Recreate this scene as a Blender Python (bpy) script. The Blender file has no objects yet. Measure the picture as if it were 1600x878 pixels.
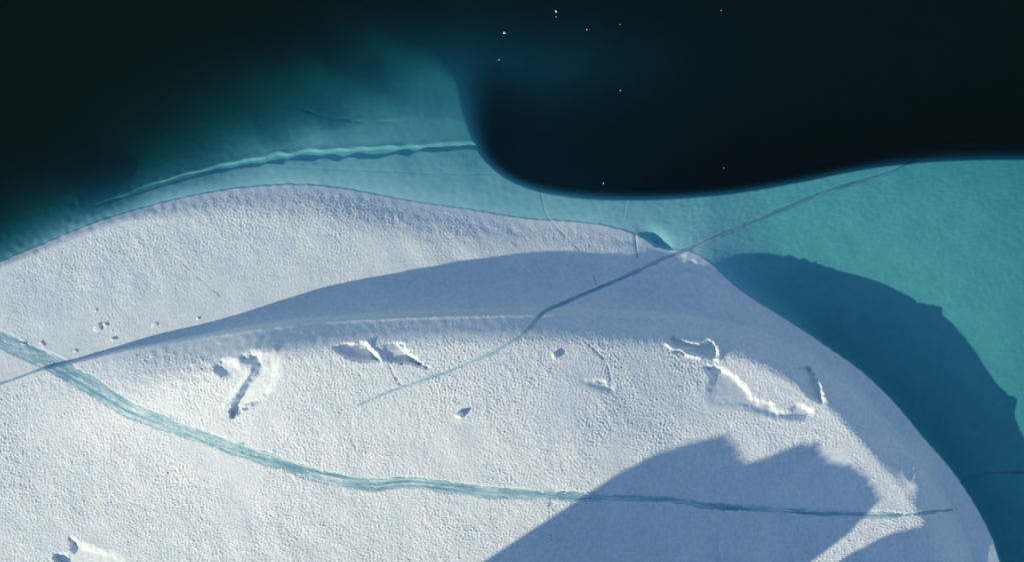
import bpy, math, numpy as np
from mathutils import Vector

# ------------------------------------------------------------------ camera, sky, sun, exposure
SC = bpy.context.scene
S = 0.05                      # metres per photo pixel at sea level
CW, CH = 1600.0, 878.0
HC = 1600 * S * 75.0 / 36.0   # flying height for a 75 mm lens looking straight down
SUN_EL = math.radians(28.0)
SDX, SDY = 0.83, 0.558        # direction in which shadows fall (world XY)
_n = math.hypot(SDX, SDY); SDX /= _n; SDY /= _n
TAN = math.tan(SUN_EL)

cam = bpy.data.objects.new('camera', bpy.data.cameras.new('camera'))
SC.collection.objects.link(cam)
cam.location = (0, 0, HC)
cam.rotation_euler = (0, 0, 0)
cam.data.lens = 75.0
cam.data.sensor_width = 36.0
cam.data.clip_start = 1.0
cam.data.clip_end = 12000.0
SC.camera = cam

W_ = bpy.data.worlds.new('World'); SC.world = W_; W_.use_nodes = True
nt = W_.node_tree
for n in list(nt.nodes): nt.nodes.remove(n)
sky = nt.nodes.new('ShaderNodeTexSky'); sky.sky_type = 'NISHITA'; sky.sun_disc = False
sky.sun_elevation = SUN_EL
sky.sun_rotation = math.atan2(-SDX, -SDY)
sky.altitude = 0; sky.air_density = 1.0; sky.dust_density = 0.2; sky.ozone_density = 2.0
bg = nt.nodes.new('ShaderNodeBackground'); bg.inputs['Strength'].default_value = 0.125
wo = nt.nodes.new('ShaderNodeOutputWorld')
nt.links.new(sky.outputs[0], bg.inputs['Color']); nt.links.new(bg.outputs[0], wo.inputs['Surface'])

sl = bpy.data.lights.new('sun', 'SUN'); sl.energy = 3.5; sl.angle = math.radians(0.5); sl.color = (1.0, 0.825, 0.555)
so = bpy.data.objects.new('sun', sl); SC.collection.objects.link(so)
so.rotation_euler = Vector((-SDX*math.cos(SUN_EL), -SDY*math.cos(SUN_EL), math.sin(SUN_EL))).to_track_quat('Z', 'Y').to_euler()
so.location = (-200, -140, 150)

SC.view_settings.view_transform = 'Standard'
SC.view_settings.look = 'None'
SC.view_settings.exposure = 0.12
SC.view_settings.gamma = 1.0
SC.view_settings.use_curve_mapping = False
SC.render.engine = 'CYCLES'
SC.cycles.use_denoising = True
SC.cycles.max_bounces = 8
SC.cycles.transparent_max_bounces = 12

rng = np.random.default_rng(11)

# ------------------------------------------------------------------ helpers: numbers
def sstep(a, b, x):
    t = np.clip((x - a) / (b - a), 0, 1)
    return t * t * (3 - 2 * t)

def smin(a, b, k):
    h = np.clip(0.5 + 0.5 * (b - a) / k, 0, 1)
    return b * (1 - h) + a * h - k * h * (1 - h)

def spline(pts, step=12.0, closed=False):
    P = np.array(pts, float)
    n = len(P); out = []
    m = n if closed else n - 1
    for i in range(m):
        if closed:
            p0, p1, p2, p3 = P[(i-1) % n], P[i], P[(i+1) % n], P[(i+2) % n]
        else:
            p0, p1, p2, p3 = P[max(i-1, 0)], P[i], P[i+1], P[min(i+2, n-1)]
        k = max(1, int(np.hypot(*(p2[:2] - p1[:2])) / step))
        for j in range(k):
            t = j / k
            out.append(0.5*((2*p1) + (-p0+p2)*t + (2*p0-5*p1+4*p2-p3)*t*t + (-p0+3*p1-3*p2+p3)*t**3))
    if not closed: out.append(P[-1])
    return np.array(out)

def pl_dist(u, v, P, closed=False, margin=None, want_t=False):
    """distance to a polyline (and the arc fraction of the nearest point)"""
    shp = u.shape; u = u.ravel().astype(np.float32); v = v.ravel().astype(np.float32)
    best = np.full(u.shape, 1e9, np.float32); tt = np.zeros(u.shape, np.float32) if want_t else None
    idx = None
    if margin is not None:
        idx = np.nonzero((u > P[:,0].min()-margin) & (u < P[:,0].max()+margin) & (v > P[:,1].min()-margin) & (v < P[:,1].max()+margin))[0]
        uu, vv = u[idx], v[idx]
    else: uu, vv = u, v
    b = np.full(uu.shape, 1e9, np.float32); ta = np.zeros(uu.shape, np.float32)
    Q = np.vstack([P, P[:1]]) if closed else P
    L = np.hypot(np.diff(Q[:,0]), np.diff(Q[:,1])); cum = np.concatenate([[0], np.cumsum(L)])
    for i in range(len(Q)-1):
        ax, ay = np.float32(Q[i,0]), np.float32(Q[i,1]); dx, dy = np.float32(Q[i+1,0]-Q[i,0]), np.float32(Q[i+1,1]-Q[i,1])
        l2 = max(float(dx*dx+dy*dy), 1e-9)
        t = np.clip(((uu-ax)*dx + (vv-ay)*dy) / np.float32(l2), 0, 1)
        d = (uu-ax-t*dx)**2 + (vv-ay-t*dy)**2
        m = d < b
        b = np.where(m, d, b)
        if want_t: ta = np.where(m, (cum[i] + t*L[i]) / cum[-1], ta)
    b = np.sqrt(b)
    if idx is None: best = b; tt = ta
    else:
        best[idx] = b
        if want_t: tt[idx] = ta
    best = best.reshape(shp)
    return (best, tt.reshape(shp)) if want_t else best

def inside(u, v, P, margin=None):
    c = np.zeros(u.shape, bool); n = len(P)
    for i in range(n):
        x1, y1 = P[i]; x2, y2 = P[(i+1) % n]
        if y1 == y2: continue
        m = ((y1 > v) != (y2 > v))
        c ^= m & (u < (x2-x1)*(v-y1)/(y2-y1)+x1)
    return c

def sdf(u, v, P):
    d = pl_dist(u, v, P, closed=True)
    return np.where(inside(u, v, P), d, -d)

def sdf_local(u, v, P, margin=30):
    out = np.full(u.shape, -1e3, np.float32)
    m = (u > P[:,0].min()-margin) & (u < P[:,0].max()+margin) & (v > P[:,1].min()-margin) & (v < P[:,1].max()+margin)
    if m.any(): out[m] = sdf(u[m], v[m], P)
    return out

class TPS:
    def __init__(self, pts, lam=0.0):
        A = np.array(pts, float); self.c = A[:, :2] / 100.0; z = A[:, 2]; n = len(A)
        K = self.k(self.c[:,None,0]-self.c[None,:,0], self.c[:,None,1]-self.c[None,:,1]) + lam*np.eye(n)
        P = np.c_[np.ones(n), self.c]
        M = np.zeros((n+3, n+3)); M[:n,:n] = K; M[:n,n:] = P; M[n:,:n] = P.T
        s = np.linalg.solve(M, np.r_[z, 0, 0, 0]); self.w = s[:n]; self.a = s[n:]
    @staticmethod
    def k(dx, dy):
        r2 = dx*dx + dy*dy
        return r2 * np.log(r2 + 1e-9)
    def __call__(self, u, v):
        x = (u/100.0).astype(np.float32); y = (v/100.0).astype(np.float32)
        o = self.a[0] + self.a[1]*x + self.a[2]*y
        for (cx, cy), w in zip(self.c.astype(np.float32), self.w.astype(np.float32)):
            o = o + w * self.k(x-cx, y-cy)
        return o

NT = 1024
def bandnoise(lam, bw, seed, aniso=1.0, ang=0.0):
    """periodic noise tile, wavelength lam px, unit variance; stretched along ang"""
    r = np.random.default_rng(seed); f = np.fft.fft2(r.standard_normal((NT, NT)))
    ky, kx = np.meshgrid(np.fft.fftfreq(NT), np.fft.fftfreq(NT), indexing='ij')
    c, s_ = math.cos(ang), math.sin(ang)
    k1 = (kx*c + ky*s_) * aniso; k2 = -kx*s_ + ky*c
    k = np.hypot(k1, k2)
    n = np.real(np.fft.ifft2(f * np.exp(-((k - 1/lam) / (bw/lam))**2)))
    return (n / n.std()).astype(np.float32)

def samp(tile, u, v):
    x = np.mod(u, NT); y = np.mod(v, NT)
    x0 = np.floor(x).astype(np.int32); y0 = np.floor(y).astype(np.int32); fx = x-x0; fy = y-y0
    x0 %= NT; y0 %= NT; x1 = (x0+1) % NT; y1 = (y0+1) % NT
    return (tile[y0,x0]*(1-fx)+tile[y0,x1]*fx)*(1-fy) + (tile[y1,x0]*(1-fx)+tile[y1,x1]*fx)*fy

N7 = bandnoise(5.6, 0.5, 1)
N7b = bandnoise(6.2, 0.5, 21, 0.5, math.radians(62))
NF = bandnoise(3.8, 0.35, 31)
N16 = bandnoise(18, 0.5, 2)
N5 = bandnoise(5.0, 0.4, 3, 0.5, math.radians(5))
N60 = bandnoise(70, 0.6, 4)
N200 = bandnoise(200, 0.6, 5)
NST = bandnoise(13, 0.5, 6, 0.35, math.radians(58))
NE = bandnoise(14, 0.6, 7)
NE2 = bandnoise(5, 0.6, 8)

# ------------------------------------------------------------------ the plan of the iceberg (in photo pixels at sea level)
WATERLINE = spline([(0,410),(60,385),(150,348),(250,318),(330,301),(400,292),(470,289),(540,296),(600,307),(660,318),(720,326),
    (780,336),(830,343),(900,347),(950,354),(985,364),(1008,374),(1024,386),(1045,391),(1075,392),(1108,410),(1140,440),(1180,470),
    (1230,500),(1290,540),(1350,583),(1400,632),(1440,680),(1490,738),(1530,800),(1550,840),(1563,880),(1582,960),(1590,1080),(1540,1300),
    (1380,1600),(900,1800),(300,1800),(-300,1650),(-650,1300),(-700,1000),(-520,720),(-220,510)], 16, True)
STEP = spline([(-700,760),(-300,690),(-80,622),(0,601),(66,578),(103,570),(154,558),(205,546),(300,529),(400,513),(500,502),(600,496),(720,492),
    (850,490),(950,493),(1050,500),(1130,511),(1200,531),(1275,569),(1335,612),(1390,672),(1440,730),(1478,790),(1502,850),(1515,900),(1525,1000),(1500,1150)], 16)
DOME = np.vstack([STEP, [(1400,1500),(900,1720),(300,1720),(-300,1580),(-600,1250)]])
LEDGE_EDGE = spline([(690,-60),(712,20),(722,90),(730,150),(742,205),(757,242),(785,270),(830,292),(890,304),(960,309),(1050,307),(1150,298),(1250,281),
    (1350,261),(1450,249),(1540,245),(1650,246),(1800,255)], 10)
BAY = np.vstack([LEDGE_EDGE, [(2600,300),(2600,-1500),(600,-1500)]])

SLAB_Z = TPS([(-300,600,2.4),(0,450,2.1),(0,580,2.1),(200,380,1.9),(200,500,2.1),(400,400,1.8),(400,480,2.0),(600,380,1.6),(600,440,1.8),(800,400,1.3),(800,460,1.6),
    (950,400,1.0),(950,460,1.3),(1040,430,.9),(1100,470,1.0),(1200,530,1.2),(1300,590,1.2),(1400,690,1.1),(1480,800,1.0),(1520,900,1.0)], 0.01)
STEP_Z = TPS([(-300,690,2.6),(0,601,2.42),(103,570,2.7),(205,546,3.2),(300,529,3.6),(400,513,4.75),(500,502,5.2),(600,496,5.65),(720,492,5.65),(850,490,4.95),(950,493,4.15),(1050,500,3.15),
    (1130,511,2.45),(1200,531,2.0),(1275,569,1.75),(1335,612,1.65),(1390,672,1.5),(1440,730,1.35),(1480,800,1.15),(1515,900,1.1)], 0.01)
DOME_Z = TPS([(-300,760,2.4),(0,640,2.9),(100,620,3.7),(165,605,4.5),(250,580,5.8),(400,548,7.35),(560,535,7.3),(700,533,7.0),(850,530,6.3),(1000,528,4.95),
    (1110,533,3.95),(1200,550,3.95),(1270,575,4.0),(1330,620,4.15),(1400,690,3.8),(1450,750,3.3),(1480,850,2.8),
    (-100,878,2.9),(0,760,3.3),(300,700,5.0),(300,878,4.4),(600,700,6.1),(600,878,5.1),(900,700,5.9),(900,878,4.9),(1200,700,4.4),(1200,878,4.1),(1380,800,3.6),(1350,900,3.5),
    (600,1150,6),(1100,1150,5),(0,1200,2.5),(-500,1200,1.5),(600,1600,3),(1300,1400,2.5)], 0.01)
SHELF_D = TPS([(0,396,4.6),(60,360,4.4),(120,300,7.5),(150,330,3.6),(250,296,2.2),(350,282,1.7),(0,340,10.),(0,280,15),(100,240,15),(200,250,10.3),(200,180,15),(300,240,5.8),(300,190,10),(300,130,14),
    (400,210,4.5),(400,160,8.4),(400,100,12),(400,40,17),(450,260,1.6),(500,240,2.3),(500,200,3.1),(500,150,6.2),(500,100,8.5),(500,40,14),(550,280,1.0),(600,250,1.7),(600,200,2.7),
    (600,150,4.1),(600,100,7.0),(600,50,9.5),(600,0,14),(680,280,1.3),(680,220,2.3),(690,160,3.6),(690,100,5.0),(690,55,8.0),(690,0,13),(760,300,1.3),(800,320,1.2),
    (950,330,1.0),(1050,340,1.1),(1100,360,1.0),(1120,420,.9),(1150,320,1.6),(1200,350,1.9),(1200,450,2.1),(1300,300,2.1),(1300,420,2.3),(1300,500,2.7),(1400,270,2.5),(1400,400,2.4),
    (1400,550,3.0),(1500,270,2.8),(1500,450,2.4),(1500,650,3.2),(1600,260,3.2),(1600,400,2.7),(1600,600,2.8),(1600,800,3.6),(1600,900,4.0),(1800,300,5),(1800,700,5),(2000,500,9),
    (1800,1100,9),(-100,440,6),(-300,400,14),(-400,560,8),(-900,900,16),(-500,100,26),(300,-300,30),(0,0,24),(700,-200,22)], 0.10)
BAY_D = TPS([(720,100,7.5),(740,60,8.5),(780,50,9.5),(800,110,8.6),(860,90,9.2),(930,80,10.2),(1000,110,12),(1100,100,15),(850,180,11.5),(780,180,12),(790,230,15),(900,240,16),(1000,200,15),(850,0,14),(1000,0,16),
    (900,290,17),(1200,200,18),(1400,150,19),(1600,100,20),(700,0,14),(1000,-200,24),(1600,-200,24),(2200,0,26),(1500,230,20)], 0.01)

VEIN_A = spline([(-170,448),(-60,500),(0,529),(50,553),(100,578),(150,607),(200,638),(250,658),(300,676),(350,695),(400,711),(450,727),(500,743),(550,753),(590,757),(620,754),(650,754),
    (700,760),(760,768),(820,772),(880,774),(930,776),(1000,779),(1055,780),(1085,786),(1105,790),(1180,794),(1250,799),(1320,802),(1370,804),(1420,803),(1460,799),(1493,795)], 6)
VEIN_A_W = ([-170,0,150,250,330,450,600,750,880,950,1100,1300,1400,1493], [23,24,27,22,19,19,18,16,13,9.5,9.5,9,8,3])
VEIN_B = spline([(1500,215),(1400,264),(1340,284),(1280,304),(1220,328),(1160,352),(1100,379),(1060,395),(1020,412),(970,436),(920,457),(880,474),(850,487),(838,500),(828,512),(815,524),
    (780,545),(740,563),(700,580),(660,594),(610,611),(560,632)], 6)
VEIN_B_W = ([560,610,660,740,815,838,860,920,1000,1060,1160,1300,1400,1500], [1.5,2.5,4,4.5,5.5,6,5.5,5.5,5.5,5.5,6,7,5,3])
TRENCH = spline([(150,322),(190,309),(260,285),(330,267),(400,253),(470,244),(540,240),(600,237),(660,233),(720,229),(748,231),(770,244)], 6)

CRACKS = [  # path, width in px, depth/raise, name
    ([(843,296),(848,318),(855,338),(873,359),(905,391),(918,408),(926,428),(932,446)], 2.0, 0.022),
    ([(980,311),(977,326),(974,344)], 1.6, 0.02),
    ([(1505,752),(1518,745),(1545,739),(1575,738),(1620,737),(1700,730)], 5.0, 0.06),
    ([(859,772),(860,810),(862,855)], 2.2, 0.03),
    ([(284,411),(312,434),(344,463)], 2.0, 0.02),
    ([(914,533),(932,549),(945,563),(952,582),(954,604)], 3.0, 0.05),
    ([(450,261),(520,265),(600,268),(690,272),(775,273)], 1.3, 0.015),
    ([(470,172),(510,184),(560,192),(610,192),(640,190)], 3.0, 0.03),
    ([(608,570),(616,585),(626,602)], 3.2, 0.05),
    ([(992,366),(993,382),(996,404)], 4.0, 0.06),
]

# pits: polygon, direction in which the floor deepens (px), max depth m, edge softness px
PITS = [
    ([(392,552),(408,543),(448,543),(441,575),(436,598),(424,618),(406,632),(386,640),(366,654),(360,653),(357,643),(368,622),(384,596),(397,575),(388,566)], (-.95,.2), .8, 2.5, 1),
    ([(336,566),(352,560),(370,562),(374,578),(362,590),(345,590),(335,580)], (-.6,.8), .5, 11, 0.1),
    ([(372,556),(392,548),(408,550),(402,566),(388,572),(376,566)], (-.6,.8), .5, 11, 0.1),
    ([(518,541),(550,536),(573,533),(581,543),(592,556),(598,566),(588,567),(560,565),(537,556)], (.95,.2), 1.15, 3, 0.8),
    ([(598,541),(612,534),(627,535),(640,549),(655,561),(672,575),(665,576),(640,569),(604,563)], (.85,.3), 1.15, 3, 0.8),
    ([(1038,540),(1052,526),(1070,532),(1092,536),(1101,533),(1112,529),(1122,537),(1126,552),(1123,561),(1108,561),(1085,556),(1055,551)], (.8,-.3), .8, 2.5, 0.8),
    ([(1098,573),(1118,570),(1140,580),(1152,589),(1165,601),(1183,622),(1204,626),(1218,640),(1232,638),(1245,629),(1272,642),(1255,658),(1205,655),(1160,643),(1106,640),(1101,612),(1107,592)], (.4,-.92), .6, 3.0, 1.4),
    ([(1240,580),(1262,572),(1277,590),(1288,616),(1283,632),(1264,620),(1250,604)], (.95,.1), 1.0, 3, 0.8),
    ([(1408,712),(1420,704),(1432,712),(1434,740),(1426,752),(1414,742)], (.9,-.1), .22, 5, 0.5),
    ([(82,868),(92,862),(110,861),(108,838),(128,846),(150,853),(188,862),(205,885),(180,912),(112,915),(95,890)], (-.95,.2), .7, 2.5, 1),
    ([(903,592),(932,592),(948,597),(962,607),(952,616),(925,610),(908,602)], (.4,-.92), .4, 3.0, 1.3),
    ([(1150,780),(1190,778),(1300,700),(1360,770),(1362,792),(1330,797),(1250,790)], (.2,.1), .06, 14, 1),
    ([(1195,805),(1222,812),(1236,840),(1244,885),(1180,890),(1185,840)], (.9,.1), .28, 3, 1),
    ([(1080,840),(1127,826),(1128,850),(1125,890),(1060,890)], (.9,.1), .28, 3, 1),
]
RIDGES = [([(408,555),(428,548)], .22, 7), ([(1084,525),(1110,524)], .14, 6), ([(1250,566),(1268,571)], .12, 8), ([(1386,682),(1398,692)], .12, 9),  # low crest bumps added to shape the notched edge of the dome's shadow
          ([(1043,537),(1052,544),(1064,545),(1072,552),(1094,557)], .35, 3.2), ([(1057,527),(1070,533),(1092,535)], .22, 2.5),
          ([(575,535),(582,545),(590,550),(597,564)], .2, 2.5), ([(622,536),(636,551),(650,562),(664,572)], .2, 2.5),
          ([(1431,698),(1435,708),(1429,718),(1428,730)], .12, 3.0), ([(1442,716),(1449,728),(1451,742),(1445,756)], .16, 3.2),
          ([(1276,588),(1284,604),(1291,620)], .34, 8), ([(1111,533),(1120,545),(1122,559)], .38, 4.5), ([(1424,712),(1438,748)], .95, 19),
          ([(352,632),(360,625),(366,618),(378,600),(392,580)], .22, 4.0)]

PEAK_Y = -(1190 - 439) * S
def solve_peak():
    """skyline of the high ice below the frame, found from the outline of its shadow on the dome"""
    tips = [(912,775,6.4),(975,731,6.2),(1040,700,5.8),(1095,685,5.4),(1133,678,5.2),(1150,716,5.1),(1172,720,5.0),(1205,706,4.8),(1242,690,4.5),(1272,694,4.3),
            (1288,720,4.1),(1320,724,4.0),(1348,745,3.8),(1364,778,3.7)]
    xs, zs = [], []
    for u, v, z in tips:
        z = float(DOME_Z(np.array([float(u)]), np.array([float(v)]))[0])
        k = S*(HC-z)/HC; X = (u-800)*k; Y = -(v-439)*k
        t = (Y - PEAK_Y)/SDY
        xs.append(X - SDX*t); zs.append(z + t*TAN)
    xs = np.maximum.accumulate(np.array(xs) + np.arange(len(xs))*0.06)
    xe = xs[-1]
    XS = np.r_[xs[0]-6, xs[0]-1.2, xs[0]-.3, xs, xe+1.3, xe+1.6, xe+1.9, xe+3.3, xe+3.8, xe+4.4, xe+8, xe+12, xe+15, xe+22]
    ZS = np.r_[-20, -6, zs[0]-7, zs, 21.4, 20.0, 14.0, 14.0, 20.0, 20.9, 21.4, 20.5, 17, -20]
    return XS, ZS
PX, PZ = solve_peak()

def base(u, v, full=False):
    """ice surface height without the small snow relief; u, v in plan pixels"""
    u = u.astype(np.float32); v = v.astype(np.float32)
    wob = samp(N16, u, v)*1.0
    dW = sdf(u, v, WATERLINE) + wob*.25
    dR = sdf(u, v, DOME) + wob*.15
    # slab
    rim_w = np.interp(u, [-200, 0, 200, 330, 450, 600, 800, 950, 1040, 1100, 1250, 1500], [7, 7, 10, 26, 40, 46, 46, 42, 38, 40, 46, 50]).astype(np.float32)
    t = np.maximum(dW, 0)/rim_w
    rimf = smin(t, np.float32(1.0), np.float32(.5))
    zs = SLAB_Z(u, v)
    far = sstep(930, 1150, v)
    share = np.interp(u, [-200, 150, 350, 600], [.28, .30, .55, .85]).astype(np.float32)*(1-far) + far*.2
    wide = smin(np.maximum(dW, 0)/np.float32(130), np.float32(1.0), np.float32(.6))
    zslab = np.clip(zs, .3, 4) * (share*rimf + (1-share)*wide)
    # concave foot of the dome on the slab, then step, flank and crest
    zr = np.maximum(STEP_Z(u, v), 1.0)
    foot = np.exp(-np.maximum(-dR, 0)/np.interp(u, [0,250,450,800,1100,1300], [3,4,16,34,30,40]).astype(np.float32))
    lift = np.interp(u, [0,250,450,800,1000,1200], [.05,.1,.3,.42,.5,.6]).astype(np.float32)
    zslab = zslab + np.maximum(zr - zs, 0)*lift*foot*np.minimum(rimf*1.2, 1)
    ht = DOME_Z(u, v)
    cw = np.interp(u, [-100,60,165,250,400,560,1000,1150,1300,1500], [60,70,66,64,42,38,36,34,36,36]).astype(np.float32)
    f = smin(np.maximum(dR, 0)/cw, np.float32(1.0), np.float32(.42))
    f0 = smin(np.float32(0), np.float32(1.0), np.float32(.42))
    f = (f - f0)/(1-f0)
    zdome = zr + (ht - zr)*f
    # the step: a quick drop at the edge of the dome
    sw = np.interp(u, [0,300,500,800], [3,4,8,10]).astype(np.float32)
    mix = sstep(-sw, 0.5, dR)
    # thin ledge line along the step
    zdome = zdome + .05*np.exp(-((dR-2)/2.5)**2)*np.interp(u,[250,400],[0,1])
    z = zslab*(1-mix) + np.minimum(zdome, zdome*np.minimum(rimf*1.3,1)+.0)*mix
    # under water
    D = np.clip(SHELF_D(u, v), .5, 40)
    D = D*np.interp(u, [1100,1300], [1,.85])
    D = np.where(D > 3, 2.4 + (D-3)*1.15, D*.8)
    off = np.maximum(np.maximum(v-930, -150-u), np.maximum(u-1720, 0))
    D = D + np.clip(off, 0, None)*.05*np.clip(np.maximum(-dW, 0)/80, 0, 1)
    bw = np.interp(v, [0,60,150,220,260], [70,60,44,24,13]).astype(np.float32)
    db = sdf(u, v, BAY)
    bm = sstep(-bw*.45, bw*1.2, db)**1.6
    bay = np.clip(2.4+(BAY_D(u, v)-3)*1.1, 4.5, 40)
    D = np.maximum(D, D*(1-bm) + np.maximum(D, bay)*bm)
    do = np.maximum(-dW, 0)
    ow = np.interp(u, [0,250,400,500,850,1060,1150,1300,1500], [50,60,100,115,110,70,40,7,5]).astype(np.float32)
    ow = ow + far*120
    g = 1 - np.exp(-do/ow*1.6)
    lip = np.interp(u, [0,350,600,1000,1100,1300], [.12,.1,.05,.05,.02,.5]).astype(np.float32)*np.minimum(do/1.5, 1)
    zu = -(D*g + lip)
    z = np.where(dW > 0, z, zu)
    # the trench on the submerged foot
    dt, tt = pl_dist(u, v, TRENCH, margin=40, want_t=True)
    wv = 1 + .22*samp(N60, u*1.5, v*1.5)
    wd = np.interp(tt, [0,.1,.4,.7,.93,1], [3,5,7.5,9,6,3]).astype(np.float32)*wv
    z = z - np.where(dW < 0, .24*np.interp(tt,[0,.15,.5,.9,1],[.5,.8,1,1,.6])*(1-sstep(.35, 1.0, dt/np.maximum(wd,1))), 0)
    dl, tl = pl_dist(u, v, TRENCH + np.array([-1.5, -7.0]), margin=30, want_t=True)
    z = z + np.where(dW < 0, np.interp(tl,[0,.15,.4,.8,1],[.015,.03,.06,.06,.02])*(1+.3*samp(N60, u*1.8, v*1.8))*np.exp(-(dl/4.5)**2), 0)
    z = z - np.where(dW < 0, .5*np.exp(-(((u-1026)*.75+(v-378)*.66)/24)**2 - (((u-1026)*-.66+(v-378)*.75)/13)**2)*np.minimum(-dW/5, 1), 0)  # hollow added here: its deeper water imitates the slab rim's shadow
    # pits and scarps
    sm = np.zeros(u.shape, np.float32)
    for poly, (gx, gy), dep, soft, ex in PITS:
        P = spline(poly, 5, True)
        s = sdf_local(u, v, P)
        if s.max() < -20: continue
        s = s + np.where(s > -50, samp(NE2, u, v)*.5 + samp(NE, u, v)*.7, 0)
        cx, cy = np.array(poly, float).mean(0)
        gl = math.hypot(gx, gy); pr = ((P[:,0]-cx)*gx + (P[:,1]-cy)*gy)/gl
        q = np.clip((((u-cx)*gx + (v-cy)*gy)/gl - pr.min())/(pr.max()-pr.min()), 0, 1)
        m = sstep(-soft*.3, soft + (9*q*q if ex < .9 else 3*q*q + 18*(1-q)), s)
        z = z - m*dep*q**ex + m*(.010*samp(N16, u, v) + .012*samp(NST, u, v))*min(1, dep); sm = np.maximum(sm, sstep(-2, 4, s))
    for poly, hgt, w in RIDGES:
        P = spline(poly, 4); d = pl_dist(u, v, P, margin=3*w)
        z = z + hgt*np.exp(-(d/w)**2)*(d < 2.9*w)
    # high ice outside the picture
    k = S*(HC - np.clip(ht, 0, 9)*(dW > 0))/HC
    X = (u-800)*k; Y = -(v-439)*k
    yy = Y - PEAK_Y
    top = np.interp(X - yy*SDX/SDY, PX, PZ)
    pk = top - np.where(yy > 0, 1.55, 1.1)*np.abs(yy) + np.clip(np.abs(yy)-1.5, 0, 3)*.10*samp(N60, u*.8, v*.8)
    peak = (pk > z) & (v > 905) & (dW > 60)
    z = np.where(peak, pk, z)
    if full: return z, dW, dR, sm, peak, db
    return z

def grooves(u, v, z, dW):
    g = np.zeros(u.shape, np.float32)
    for P, (wx, ww), wn in ((VEIN_A, VEIN_A_W, 1.0), (VEIN_B, VEIN_B_W, .3)):
        d = pl_dist(u, v, P, margin=40)
        w = np.interp(u, wx, ww)*.5 + (samp(N60, u, v)*1.2 + samp(NE, u, v)*.35 + samp(NE2, u, v)*.25)*wn
        g = np.maximum(g, .10*(1 - sstep(-2.4, 1.6, d - w))*(d < 38))
    for pts, w, dp in CRACKS:
        d = pl_dist(u, v, spline(pts, 6), margin=12)
        g = np.maximum(g, np.where(d < 10, dp*np.exp(-(d/(w*.55))**2), 0))
    return g

def to_world(u, v, z, zc=None):
    k = S*(HC - (z if zc is None else zc))/HC
    return np.stack([(u-800)*k, -(v-439)*k, z], -1)

# ------------------------------------------------------------------ materials
def mat(name):
    m = bpy.data.materials.new(name); m.use_nodes = True
    t = m.node_tree
    for n in list(t.nodes): t.nodes.remove(n)
    o = t.nodes.new('ShaderNodeOutputMaterial')
    return m, t, o
def node(t, typ, **kw):
    n = t.nodes.new(typ)
    for k, v in kw.items():
        if k in n.inputs: n.inputs[k].default_value = v
        else: setattr(n, k, v)
    return n
def ramp(t, stops):
    r = t.nodes.new('ShaderNodeValToRGB'); e = r.color_ramp.elements
    while len(e) < len(stops): e.new(0.5)
    for el, (p, c) in zip(e, stops): el.position = p; el.color = (*c, 1)
    return r

def ice_mat(name, lo, hi, scale, rough, bump, bscale, spec=.3, spread=(.35,.65), mottle=0.0, mottle_scale=3.2):
    m, t, o = mat(name)
    tc = node(t, 'ShaderNodeTexCoord')
    n1 = node(t, 'ShaderNodeTexNoise', Scale=scale, Detail=6.0, Roughness=.6)
    t.links.new(tc.outputs['Object'], n1.inputs['Vector'])
    r = ramp(t, [(spread[0], lo), (spread[1], hi)])
    t.links.new(n1.outputs['Fac'], r.inputs['Fac'])
    p = node(t, 'ShaderNodeBsdfPrincipled', Roughness=rough)
    p.inputs['Specular IOR Level'].default_value = spec
    if mottle:      # random mottling put into the colour, standing in for faint dimple shading
        n3 = node(t, 'ShaderNodeTexNoise', Scale=mottle_scale, Detail=3.0, Roughness=.65)
        t.links.new(tc.outputs['Object'], n3.inputs['Vector'])
        mr = node(t, 'ShaderNodeMapRange'); mr.inputs[1].default_value = .3; mr.inputs[2].default_value = .7
        mr.inputs[3].default_value = 1-mottle; mr.inputs[4].default_value = 1+mottle
        t.links.new(n3.outputs['Fac'], mr.inputs[0])
        vm = node(t, 'ShaderNodeVectorMath', operation='SCALE')
        t.links.new(r.outputs['Color'], vm.inputs[0]); t.links.new(mr.outputs[0], vm.inputs['Scale'])
        t.links.new(vm.outputs[0], p.inputs['Base Color'])
    else:
        t.links.new(r.outputs['Color'], p.inputs['Base Color'])
    n2 = node(t, 'ShaderNodeTexNoise', Scale=bscale, Detail=5.0, Roughness=.6)
    t.links.new(tc.outputs['Object'], n2.inputs['Vector'])
    b = node(t, 'ShaderNodeBump', Strength=1.0, Distance=bump)
    t.links.new(n2.outputs['Fac'], b.inputs['Height'])
    t.links.new(b.outputs['Normal'], p.inputs['Normal'])
    t.links.new(p.outputs[0], o.inputs['Surface'])
    return m

def streak_mat(name, stops, rough):
    m, t, o = mat(name)
    a = node(t, 'ShaderNodeAttribute', attribute_name='streak')
    r = ramp(t, stops); t.links.new(a.outputs['Fac'], r.inputs['Fac'])
    p = node(t, 'ShaderNodeBsdfPrincipled', Roughness=rough); p.inputs['Specular IOR Level'].default_value = .35
    t.links.new(r.outputs['Color'], p.inputs['Base Color'])
    tc = node(t, 'ShaderNodeTexCoord'); n2 = node(t, 'ShaderNodeTexNoise', Scale=4.0, Detail=5.0)
    t.links.new(tc.outputs['Object'], n2.inputs['Vector'])
    b = node(t, 'ShaderNodeBump', Strength=1.0, Distance=.02)
    t.links.new(n2.outputs['Fac'], b.inputs['Height']); t.links.new(b.outputs['Normal'], p.inputs['Normal'])
    t.links.new(p.outputs[0], o.inputs['Surface'])
    return m
M_SNOW = ice_mat('granular_snow', (.70,.815,.865), (.765,.85,.88), .35, .75, .012, 5.0, mottle=.10)
M_SLAB = ice_mat('firn_ice', (.635,.765,.82), (.72,.82,.855), .22, .6, .012, 5.0, mottle=.08)
M_SHELF = ice_mat('submerged_ice', (.27,.61,.70), (.33,.67,.76), .18, .8, .006, 2.2, .1, mottle=.05, mottle_scale=1.6)
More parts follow.
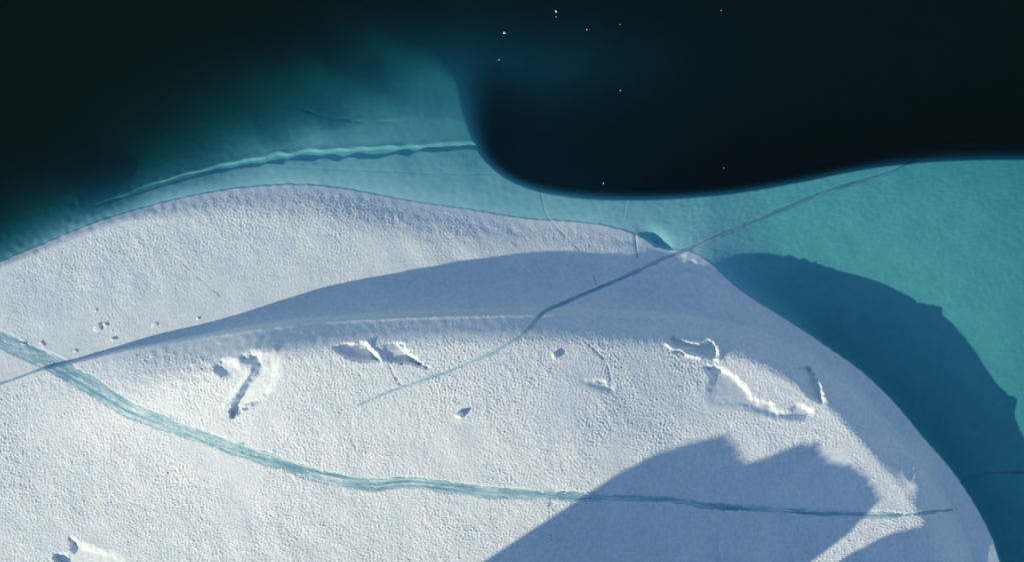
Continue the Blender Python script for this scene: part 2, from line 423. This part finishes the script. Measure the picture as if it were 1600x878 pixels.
M_VEIN = streak_mat('turquoise_ice', [(.15,(.16,.37,.47)), (.5,(.32,.55,.645)), (.75,(.50,.69,.75)), (1.0,(.74,.82,.86))], .4)
M_VEINB = streak_mat('blue_ice', [(.2,(.18,.38,.53)), (.6,(.30,.51,.65)), (1.0,(.62,.74,.82))], .4)
M_VEINP = streak_mat('pale_ice', [(.2,(.34,.55,.66)), (.6,(.50,.68,.76)), (1.0,(.76,.83,.87))], .45)
M_CRACK = ice_mat('crack_ice', (.24,.37,.48), (.40,.53,.62), 1.2, .5, .01, 5.0, .3)
M_SEAM = ice_mat('frost', (.62,.75,.79), (.85,.90,.91), 2.5, .6, .02, 6.0)
M_BLOCK = ice_mat('block_snow', (.84,.87,.89), (.9,.91,.91), 2.0, .7, .02, 8.0)

# ------------------------------------------------------------------ the sea
def link(o, parent=None):
    SC.collection.objects.link(o)
    if parent is not None: o.parent = parent
    return o

def mesh_np(name, V, F, material, parent=None, smooth=True):
    F = np.asarray(F, np.int32); V = np.asarray(V, np.float32)
    me = bpy.data.meshes.new(name)
    k = F.shape[1]
    me.vertices.add(len(V)); me.vertices.foreach_set('co', V.ravel())
    me.loops.add(F.size); me.loops.foreach_set('vertex_index', F.ravel())
    me.polygons.add(len(F)); me.polygons.foreach_set('loop_start', np.arange(0, F.size, k, dtype=np.int32))
    me.polygons.foreach_set('loop_total', np.full(len(F), k, np.int32))
    if smooth: me.polygons.foreach_set('use_smooth', np.ones(len(F), bool))
    me.materials.append(material)
    me.update(calc_edges=True); me.validate()
    return link(bpy.data.objects.new(name, me), parent)

m, t, o = mat('sea_water')
tr = node(t, 'ShaderNodeBsdfTransparent'); gl = node(t, 'ShaderNodeBsdfGlossy', Roughness=.03)
fr = node(t, 'ShaderNodeFresnel'); mx = node(t, 'ShaderNodeMixShader')
tc = node(t, 'ShaderNodeTexCoord'); nz = node(t, 'ShaderNodeTexNoise', Scale=1.3, Detail=3.0)
bp = node(t, 'ShaderNodeBump', Strength=.25, Distance=.02)
t.links.new(tc.outputs['Object'], nz.inputs['Vector']); t.links.new(nz.outputs['Fac'], bp.inputs['Height'])
t.links.new(bp.outputs['Normal'], gl.inputs['Normal']); t.links.new(bp.outputs['Normal'], fr.inputs['Normal'])
gm = node(t, 'ShaderNodeNewGeometry'); ma = node(t, 'ShaderNodeMath', operation='MULTIPLY_ADD')   # same Fresnel from above and below (no refraction)
ma.inputs[1].default_value = .75 - 1.333; ma.inputs[2].default_value = 1.333
t.links.new(gm.outputs['Backfacing'], ma.inputs[0]); t.links.new(ma.outputs[0], fr.inputs['IOR'])
t.links.new(fr.outputs[0], mx.inputs[0]); t.links.new(tr.outputs[0], mx.inputs[1]); t.links.new(gl.outputs[0], mx.inputs[2])
t.links.new(mx.outputs[0], o.inputs['Surface'])
va = node(t, 'ShaderNodeVolumeAbsorption', Density=1.0)
va.inputs['Color'].default_value = (1-.21, 1-.0785, 1-.082, 1)
vs_ = node(t, 'ShaderNodeVolumeScatter', Density=.0052, Anisotropy=.3)
vs_.inputs['Color'].default_value = (.9, 1, .95, 1)
ad = node(t, 'ShaderNodeAddShader')
t.links.new(va.outputs[0], ad.inputs[0]); t.links.new(vs_.outputs[0], ad.inputs[1])
t.links.new(ad.outputs[0], o.inputs['Volume'])
R_ = 4000.0
bv = [(x, y, z) for z in (-45, 0) for x, y in ((-R_,-R_),(R_,-R_),(R_,R_),(-R_,R_))]
sea = mesh_np('sea', bv, [(3,2,1,0),(4,5,6,7),(0,1,5,4),(1,2,6,5),(2,3,7,6),(3,0,4,7)], m, smooth=False)
sea['kind'] = 'structure'; sea['label'] = 'dark clear sea water around and over the ice'
M_BED = ice_mat('seabed_silt', (.03,.035,.035), (.06,.06,.055), .05, .9, .05, .5)
bed = mesh_np('seabed', [(-3900,-3900,-44),(3900,-3900,-44),(3900,3900,-44),(-3900,3900,-44)], [(0,1,2,3)], M_BED, smooth=False)
bed['kind'] = 'structure'; bed['label'] = 'deep dark seabed'

# ------------------------------------------------------------------ the iceberg
def axis(a, b, fine, lo, hi, grow=1.035, coarse_below=None):
    c = list(np.arange(a, b, fine))
    s = fine; x = c[-1]
    while x < hi: s = min(s*grow, 45); x += s; c.append(x)
    s = fine if coarse_below is None else coarse_below[1]
    x = a
    if coarse_below is not None:
        while x > coarse_below[0]: x -= coarse_below[1]; c.insert(0, x)
    while x > lo: s = min(s*grow, 45); x -= s; c.insert(0, x)
    return np.array(c)

def build_iceberg():
    us = axis(-70, 1670, 1.25, -1500, 2400, 1.05); vs = axis(225, 915, 1.25, -700, 2400, 1.03, (-70, 3.0))
    U, Vv = np.meshgrid(us, vs)
    z, dW, dR, sm, peak, db = base(U, Vv, True)
    zc = np.where(peak, DOME_Z(U, Vv), z)
    zc = np.where(zc < -1, np.maximum(zc, -34), zc)
    # snow relief
    above = dW > 0
    lit_slab = above & (dR < 0)
    rough = np.clip(1 + .18*samp(N200, U, Vv) + .12*samp(N60, U*.7, Vv*.7), .4, 1.6)
    dim = .62*samp(N7, U, Vv) + .62*samp(N7b, U, Vv) + .3*samp(NF, U, Vv)
    dim = np.where(dim > 0, dim*1.15, dim*.85)
    a_dome = .0195*sstep(np.interp(U, [0,150,260,350,420,1150,1250], [2,2,3,24,26,24,22]), np.interp(U, [0,150,260,350,500,1200,1350], [9,9,14,56,46,44,46]), dR)*rough
    # smoother ice low on the slab, rough along its outer rim
    dS = pl_dist(U, Vv, spline([(0,596),(63,572),(154,547),(300,507),(450,467),(610,435),(740,409),(930,395),(1050,391)], 20))
    a_slab = np.interp(dS, [0, 40, 140], [.005, .008, .017]) * np.interp(U, [0,500,700,1000], [.85,.95,1.35,1.5])*rough
    S_y = np.interp(U, [0,63,154,300,450,610,740,930,1050,1600], [596,572,547,507,467,435,409,395,391,380])
    a_slab = np.where(Vv > S_y, .0035, a_slab) * sstep(1, 14, dW)
    A = np.where(dR > 0, np.maximum(a_dome, .004), np.where(above, a_slab, 0)) * (1-.93*sm)
    A = A*np.where(dW < 60, sstep(0, 30, dW)*.6+.4, 1)
    h = A*dim + A*.35*samp(N16, U, Vv)
    h += np.where(above, .0035*samp(N5, U, Vv)*(1-.7*sm), 0)
    h += np.where(above & ~peak, .016*samp(N60, U, Vv)*(1-sm)*sstep(10, 60, dW)*np.where(dR > 0, sstep(45, 110, dR), sstep(0, 60, -dR)), 0)
    h += np.where(above, .03*samp(N16, U, Vv)*np.exp(-((U-1075)/70)**2 - ((Vv-420)/34)**2)*sstep(0, 12, dW), 0)
    # submerged relief
    h += np.where(~above, (.0045*samp(NST, U, Vv) + .003*samp(N16, U, Vv))*np.interp(U, [800,1100], [.3,1]) + .012*samp(N60, U, Vv)*sstep(0,60,-dW)*np.clip((z+7)/4, 0, 1), 0)
    h += np.where(peak, .1*samp(N16, U, Vv) + .25*samp(N60, U*2, Vv*2)*0, 0)
    zz = z + h - grooves(U, Vv, z, dW)*np.where(peak, 0, 1)
    P = to_world(U, Vv, zz, zc)
    nv, nu = U.shape
    idx = np.arange(nv*nu).reshape(nv, nu)
    F = np.stack([idx[1:,:-1], idx[1:,1:], idx[:-1,1:], idx[:-1,:-1]], -1).reshape(-1, 4)
    fc = lambda a: a.reshape(-1)[F].mean(1)
    fW = fc(dW.astype(np.float32)); fR = fc(dR.astype(np.float32)); fP = fc(peak.astype(np.float32))
    cls = np.where(fP > .5, 3, np.where(fW < 0, 2, np.where(fR > 0, 0, 1)))
    # drop ice that lies below the seabed or far outside
    keep = fc(zz.astype(np.float32)) > -42
    root = bpy.data.objects.new('iceberg', None); link(root)
    root['label'] = 'huge smooth white iceberg with a domed snow top and turquoise submerged foot'
    root['category'] = 'iceberg'
    V = P.reshape(-1, 3)
    for c, name, mt, lab in ((0,'snow_dome',M_SNOW,'dimpled white snow dome crossed by a turquoise vein'), (1,'ice_slab',M_SLAB,'lower smoother ice slab sloping from the dome to the water'),
                        (2,'submerged_foot',M_SHELF,'turquoise ice foot under the water'), (3,'ice_peak',M_SNOW,None)):
        f = F[(cls == c) & keep]
        if not len(f): continue
        ids, inv = np.unique(f, return_inverse=True)
        ob = mesh_np(name, V[ids], inv.reshape(-1, 4), mt, root)
        if lab: ob['label'] = lab
    return root
ICEBERG = build_iceberg()

def ribbon(name, P, width, material, parent, sink=.05, lift=0.0, nac=11, prof=None, jag=.0, seed=0, label=None):
    """strip of ice bedded in the surface along a path (plan pixels)"""
    P = np.asarray(P); d = np.gradient(P, axis=0); d /= np.linalg.norm(d, axis=1)[:, None]
    nrm = np.stack([-d[:,1], d[:,0]], -1)
    w = width(P) if callable(width) else np.full(len(P), width)
    x = np.linspace(-1, 1, nac)
    U = P[:,0,None] + nrm[:,0,None]*x[None]*w[:,None]*.5
    Vv = P[:,1,None] + nrm[:,1,None]*x[None]*w[:,None]*.5
    z = base(U, Vv)
    pr = prof(x)[None] if prof is not None else 0
    z = z - sink + lift + pr + jag*(samp(NE2, U*1.1+seed*37, Vv*1.1) + .7*samp(NE, U, Vv+seed*11))
    V = to_world(U, Vv, z).reshape(-1, 3)
    n = len(P); idx = np.arange(n*nac).reshape(n, nac)
    F = np.stack([idx[:-1,:-1], idx[1:,:-1], idx[1:,1:], idx[:-1,1:]], -1).reshape(-1, 4)
    # keep the faces up
    a = V[F[0]]; 
    if np.cross(a[1]-a[0], a[3]-a[0])[2] < 0: F = F[:, ::-1]
    ob = mesh_np(name, V, F, material, parent)
    # streaks of clear and bubbly ice along the strip, frosted towards its edges
    al = np.concatenate([[0], np.cumsum(np.hypot(*np.diff(P, axis=0).T))])[:, None] + 0*x[None]
    ac = x[None]*w[:, None]*.5
    st = .5 + .15*samp(NE, al*.10 + seed*50, ac*2.0) + .10*samp(NE2, al*.25, ac*1.6 + 300) + .10*samp(N60, al*1.0, ac*3 + 77)
    st = st + .55*np.clip(np.abs(x[None])*1.35 - .55 + .12*samp(NE, al, ac), 0, 1)**1.5
    at = ob.data.attributes.new('streak', 'FLOAT', 'POINT'); at.data.foreach_set('value', st.astype(np.float32).ravel())
    if label: ob['label'] = label
    return ob

fine = lambda pts, st: spline(pts[::2] if len(pts) > 40 else pts, st)
va_ = ribbon('ice_vein', spline(VEIN_A[::3], 1.6), lambda P: np.interp(P[:,0], *VEIN_A_W)*1.2+3, M_VEIN, ICEBERG, sink=.026, nac=25,
             prof=lambda x: -.012*np.cos(x*math.pi/2), jag=.006, label='broad turquoise vein of refrozen ice running across the dome')
seam = [p for p in VEIN_A if -170 < p[0] < 420]
sp = spline(np.array(seam)[::3], 1.6)
sp[:,1] += samp(NE, sp[:,0], sp[:,1]*0)*.9
ribbon('frost_seam', sp, lambda P: 1.7 + .9*samp(NE, P[:,0]*1.5, P[:,1]), M_SEAM, va_, sink=.035, nac=5, prof=lambda x: .025*(1-x*x)-.02, jag=.012)
PB = spline(VEIN_B[::3], 1.6); kb = int(np.argmin(np.abs(PB[:,0]-842)))
wb = lambda P: np.interp(P[:,0], *VEIN_B_W)*1.25+2.5
ribbon('ice_vein', PB[:kb+1], wb, M_VEINB, ICEBERG, sink=.018, nac=13, prof=lambda x: -.02*np.cos(x*math.pi/2), jag=.001, label='narrow straight blue vein running from the step into the water')
ribbon('ice_vein', PB[kb:], wb, M_VEINP, ICEBERG, sink=.012, nac=13, prof=lambda x: -.01*np.cos(x*math.pi/2), jag=.008, label='pale thin end of the blue vein fading out on the dome')
for i, (pts, w, dp) in enumerate(CRACKS):
    ribbon('crack', spline(pts, 2.0), lambda P, w=w: w*(.85+.4*samp(NE, P[:,0], P[:,1]))*np.interp(np.linspace(0,1,len(P)), [0,.08,.92,1], [.4,1,1,.4]), M_CRACK, ICEBERG, sink=dp*.75, nac=5, seed=i)

# ------------------------------------------------------------------ loose blocks and floating fragments
def chunk(name, uv, size, seed, material, label, cat, group, stretch=(1,1,.8), rot=0, float_z=None, sinkf=.25):
    r = np.random.default_rng(seed)
    import bmesh
    bm = bmesh.new()
    pts = r.standard_normal((16, 3)); pts /= np.linalg.norm(pts, axis=1)[:, None]
    pts *= r.uniform(.75, 1.1, (16, 1)); pts *= np.array(stretch)*size*.5
    for p in pts: bm.verts.new(p)
    res = bmesh.ops.convex_hull(bm, input=bm.verts)
    bmesh.ops.delete(bm, geom=[v for v in bm.verts if not v.link_faces], context='VERTS')
    bmesh.ops.bevel(bm, geom=bm.edges[:], offset=size*.05, segments=1, affect='EDGES')
    bmesh.ops.recalc_face_normals(bm, faces=bm.faces[:])
    me = bpy.data.meshes.new(name); bm.to_mesh(me); bm.free()
    me.materials.append(material)
    u = np.array([float(uv[0])]); v = np.array([float(uv[1])])
    if float_z is None:
        z = base(u, v)[0]; zc = z; z = z + size*stretch[2]*(.5-sinkf)
    else: zc = 0; z = float_z
    w = to_world(u, v, np.array([zc]))[0]
    o = bpy.data.objects.new(name, me); o.location = (w[0], w[1], z); o.rotation_euler = (0, 0, rot)
    link(o); o['label'] = label; o['category'] = cat
    if group: o['group'] = group
    return o

G1 = 'loose snow blocks on the ice'
BL = [((717,649),.85,(.9,.9,1.1),'white snow lump with a dark blue shadow in the middle of the dome'),
      ((867,556),.6,(.8,1.1,1.0),'small white snow block near the dome crest casting a long shadow'),
      ((153,513),.75,(1.1,.9,.4),'larger of the two touching ice chunks on the smooth slab'),
      ((164,507),.6,(.5,1.2,.45),'narrow upright ice chunk beside the larger chunk on the slab'),
      ((177,530),.6,(.45,1.1,.5),'ice chunk just above the shadow edge on the left slab'),
      ((175,517),.20,(1,1,.8),'tiny ice crumb between the chunks on the left slab'),
      ((66,538),.5,(1.4,.6,.35),'flat snow crumb close to the turquoise vein on the slab'),
      ((36,537),.5,(1.5,.5,.3),'thin snow flake on the edge of the turquoise vein'),
      ((119,548),.5,(1.2,.7,.35),'snow crumb touching the shadow edge beside the vein'),
      ((241,507),.5,(1.3,.9,.3),'rounded pale snow crumb right of the slab chunks'),
      ((150,485),.24,(.8,1,.8),'tiny snow crumb highest up on the left slab'),
      ((309,498),.30,(.7,1.2,.7),'small snow spike at the shadow edge right of the slab chunks')]
for i, (p, sz, st, lab) in enumerate(BL):
    chunk('snow_block', p, sz, 40+i, M_BLOCK, lab, 'snow block', G1, st, .4*i)
G2 = 'small ice pieces afloat on the dark water'
FR = [((788,52),0.265,(1.2,.8,.6),'largest floating ice piece, white, above the submerged spur'),
      ((869,19),0.203,(.6,1.2,.5),'crescent shaped floating ice piece near the top edge'),
      ((869,27),0.086,(1,1,.5),'faint speck of ice just below the crescent shaped piece'),
      ((780,94),0.101,(1,1,.5),'small floating ice speck below the largest piece'),
      ((917,47),0.101,(1.2,1,.5),'floating ice speck to the lower right of the crescent piece'),
      ((969,39),0.078,(1.2,1,.5),'tiny ice speck, upper of two in the dark water right of centre'),
      ((969,142),0.094,(1.2,1,.5),'tiny ice speck, lower of two in the dark water right of centre'),
      ((943,287),0.117,(1.2,1,.5),'bright ice speck just off the edge of the ice foot'),
      ((1131,263),0.078,(1,1,.5),'tiny ice speck off the right hand ice foot'),
      ((1127,17),0.086,(1.3,.8,.5),'faint ice speck near the top edge right of centre')]
for i, (p, sz, st, lab) in enumerate(FR):
    chunk('ice_fragment', p, sz, 80+i, M_BLOCK, lab, 'ice fragment', G2, st, .7*i, float_z=.012)
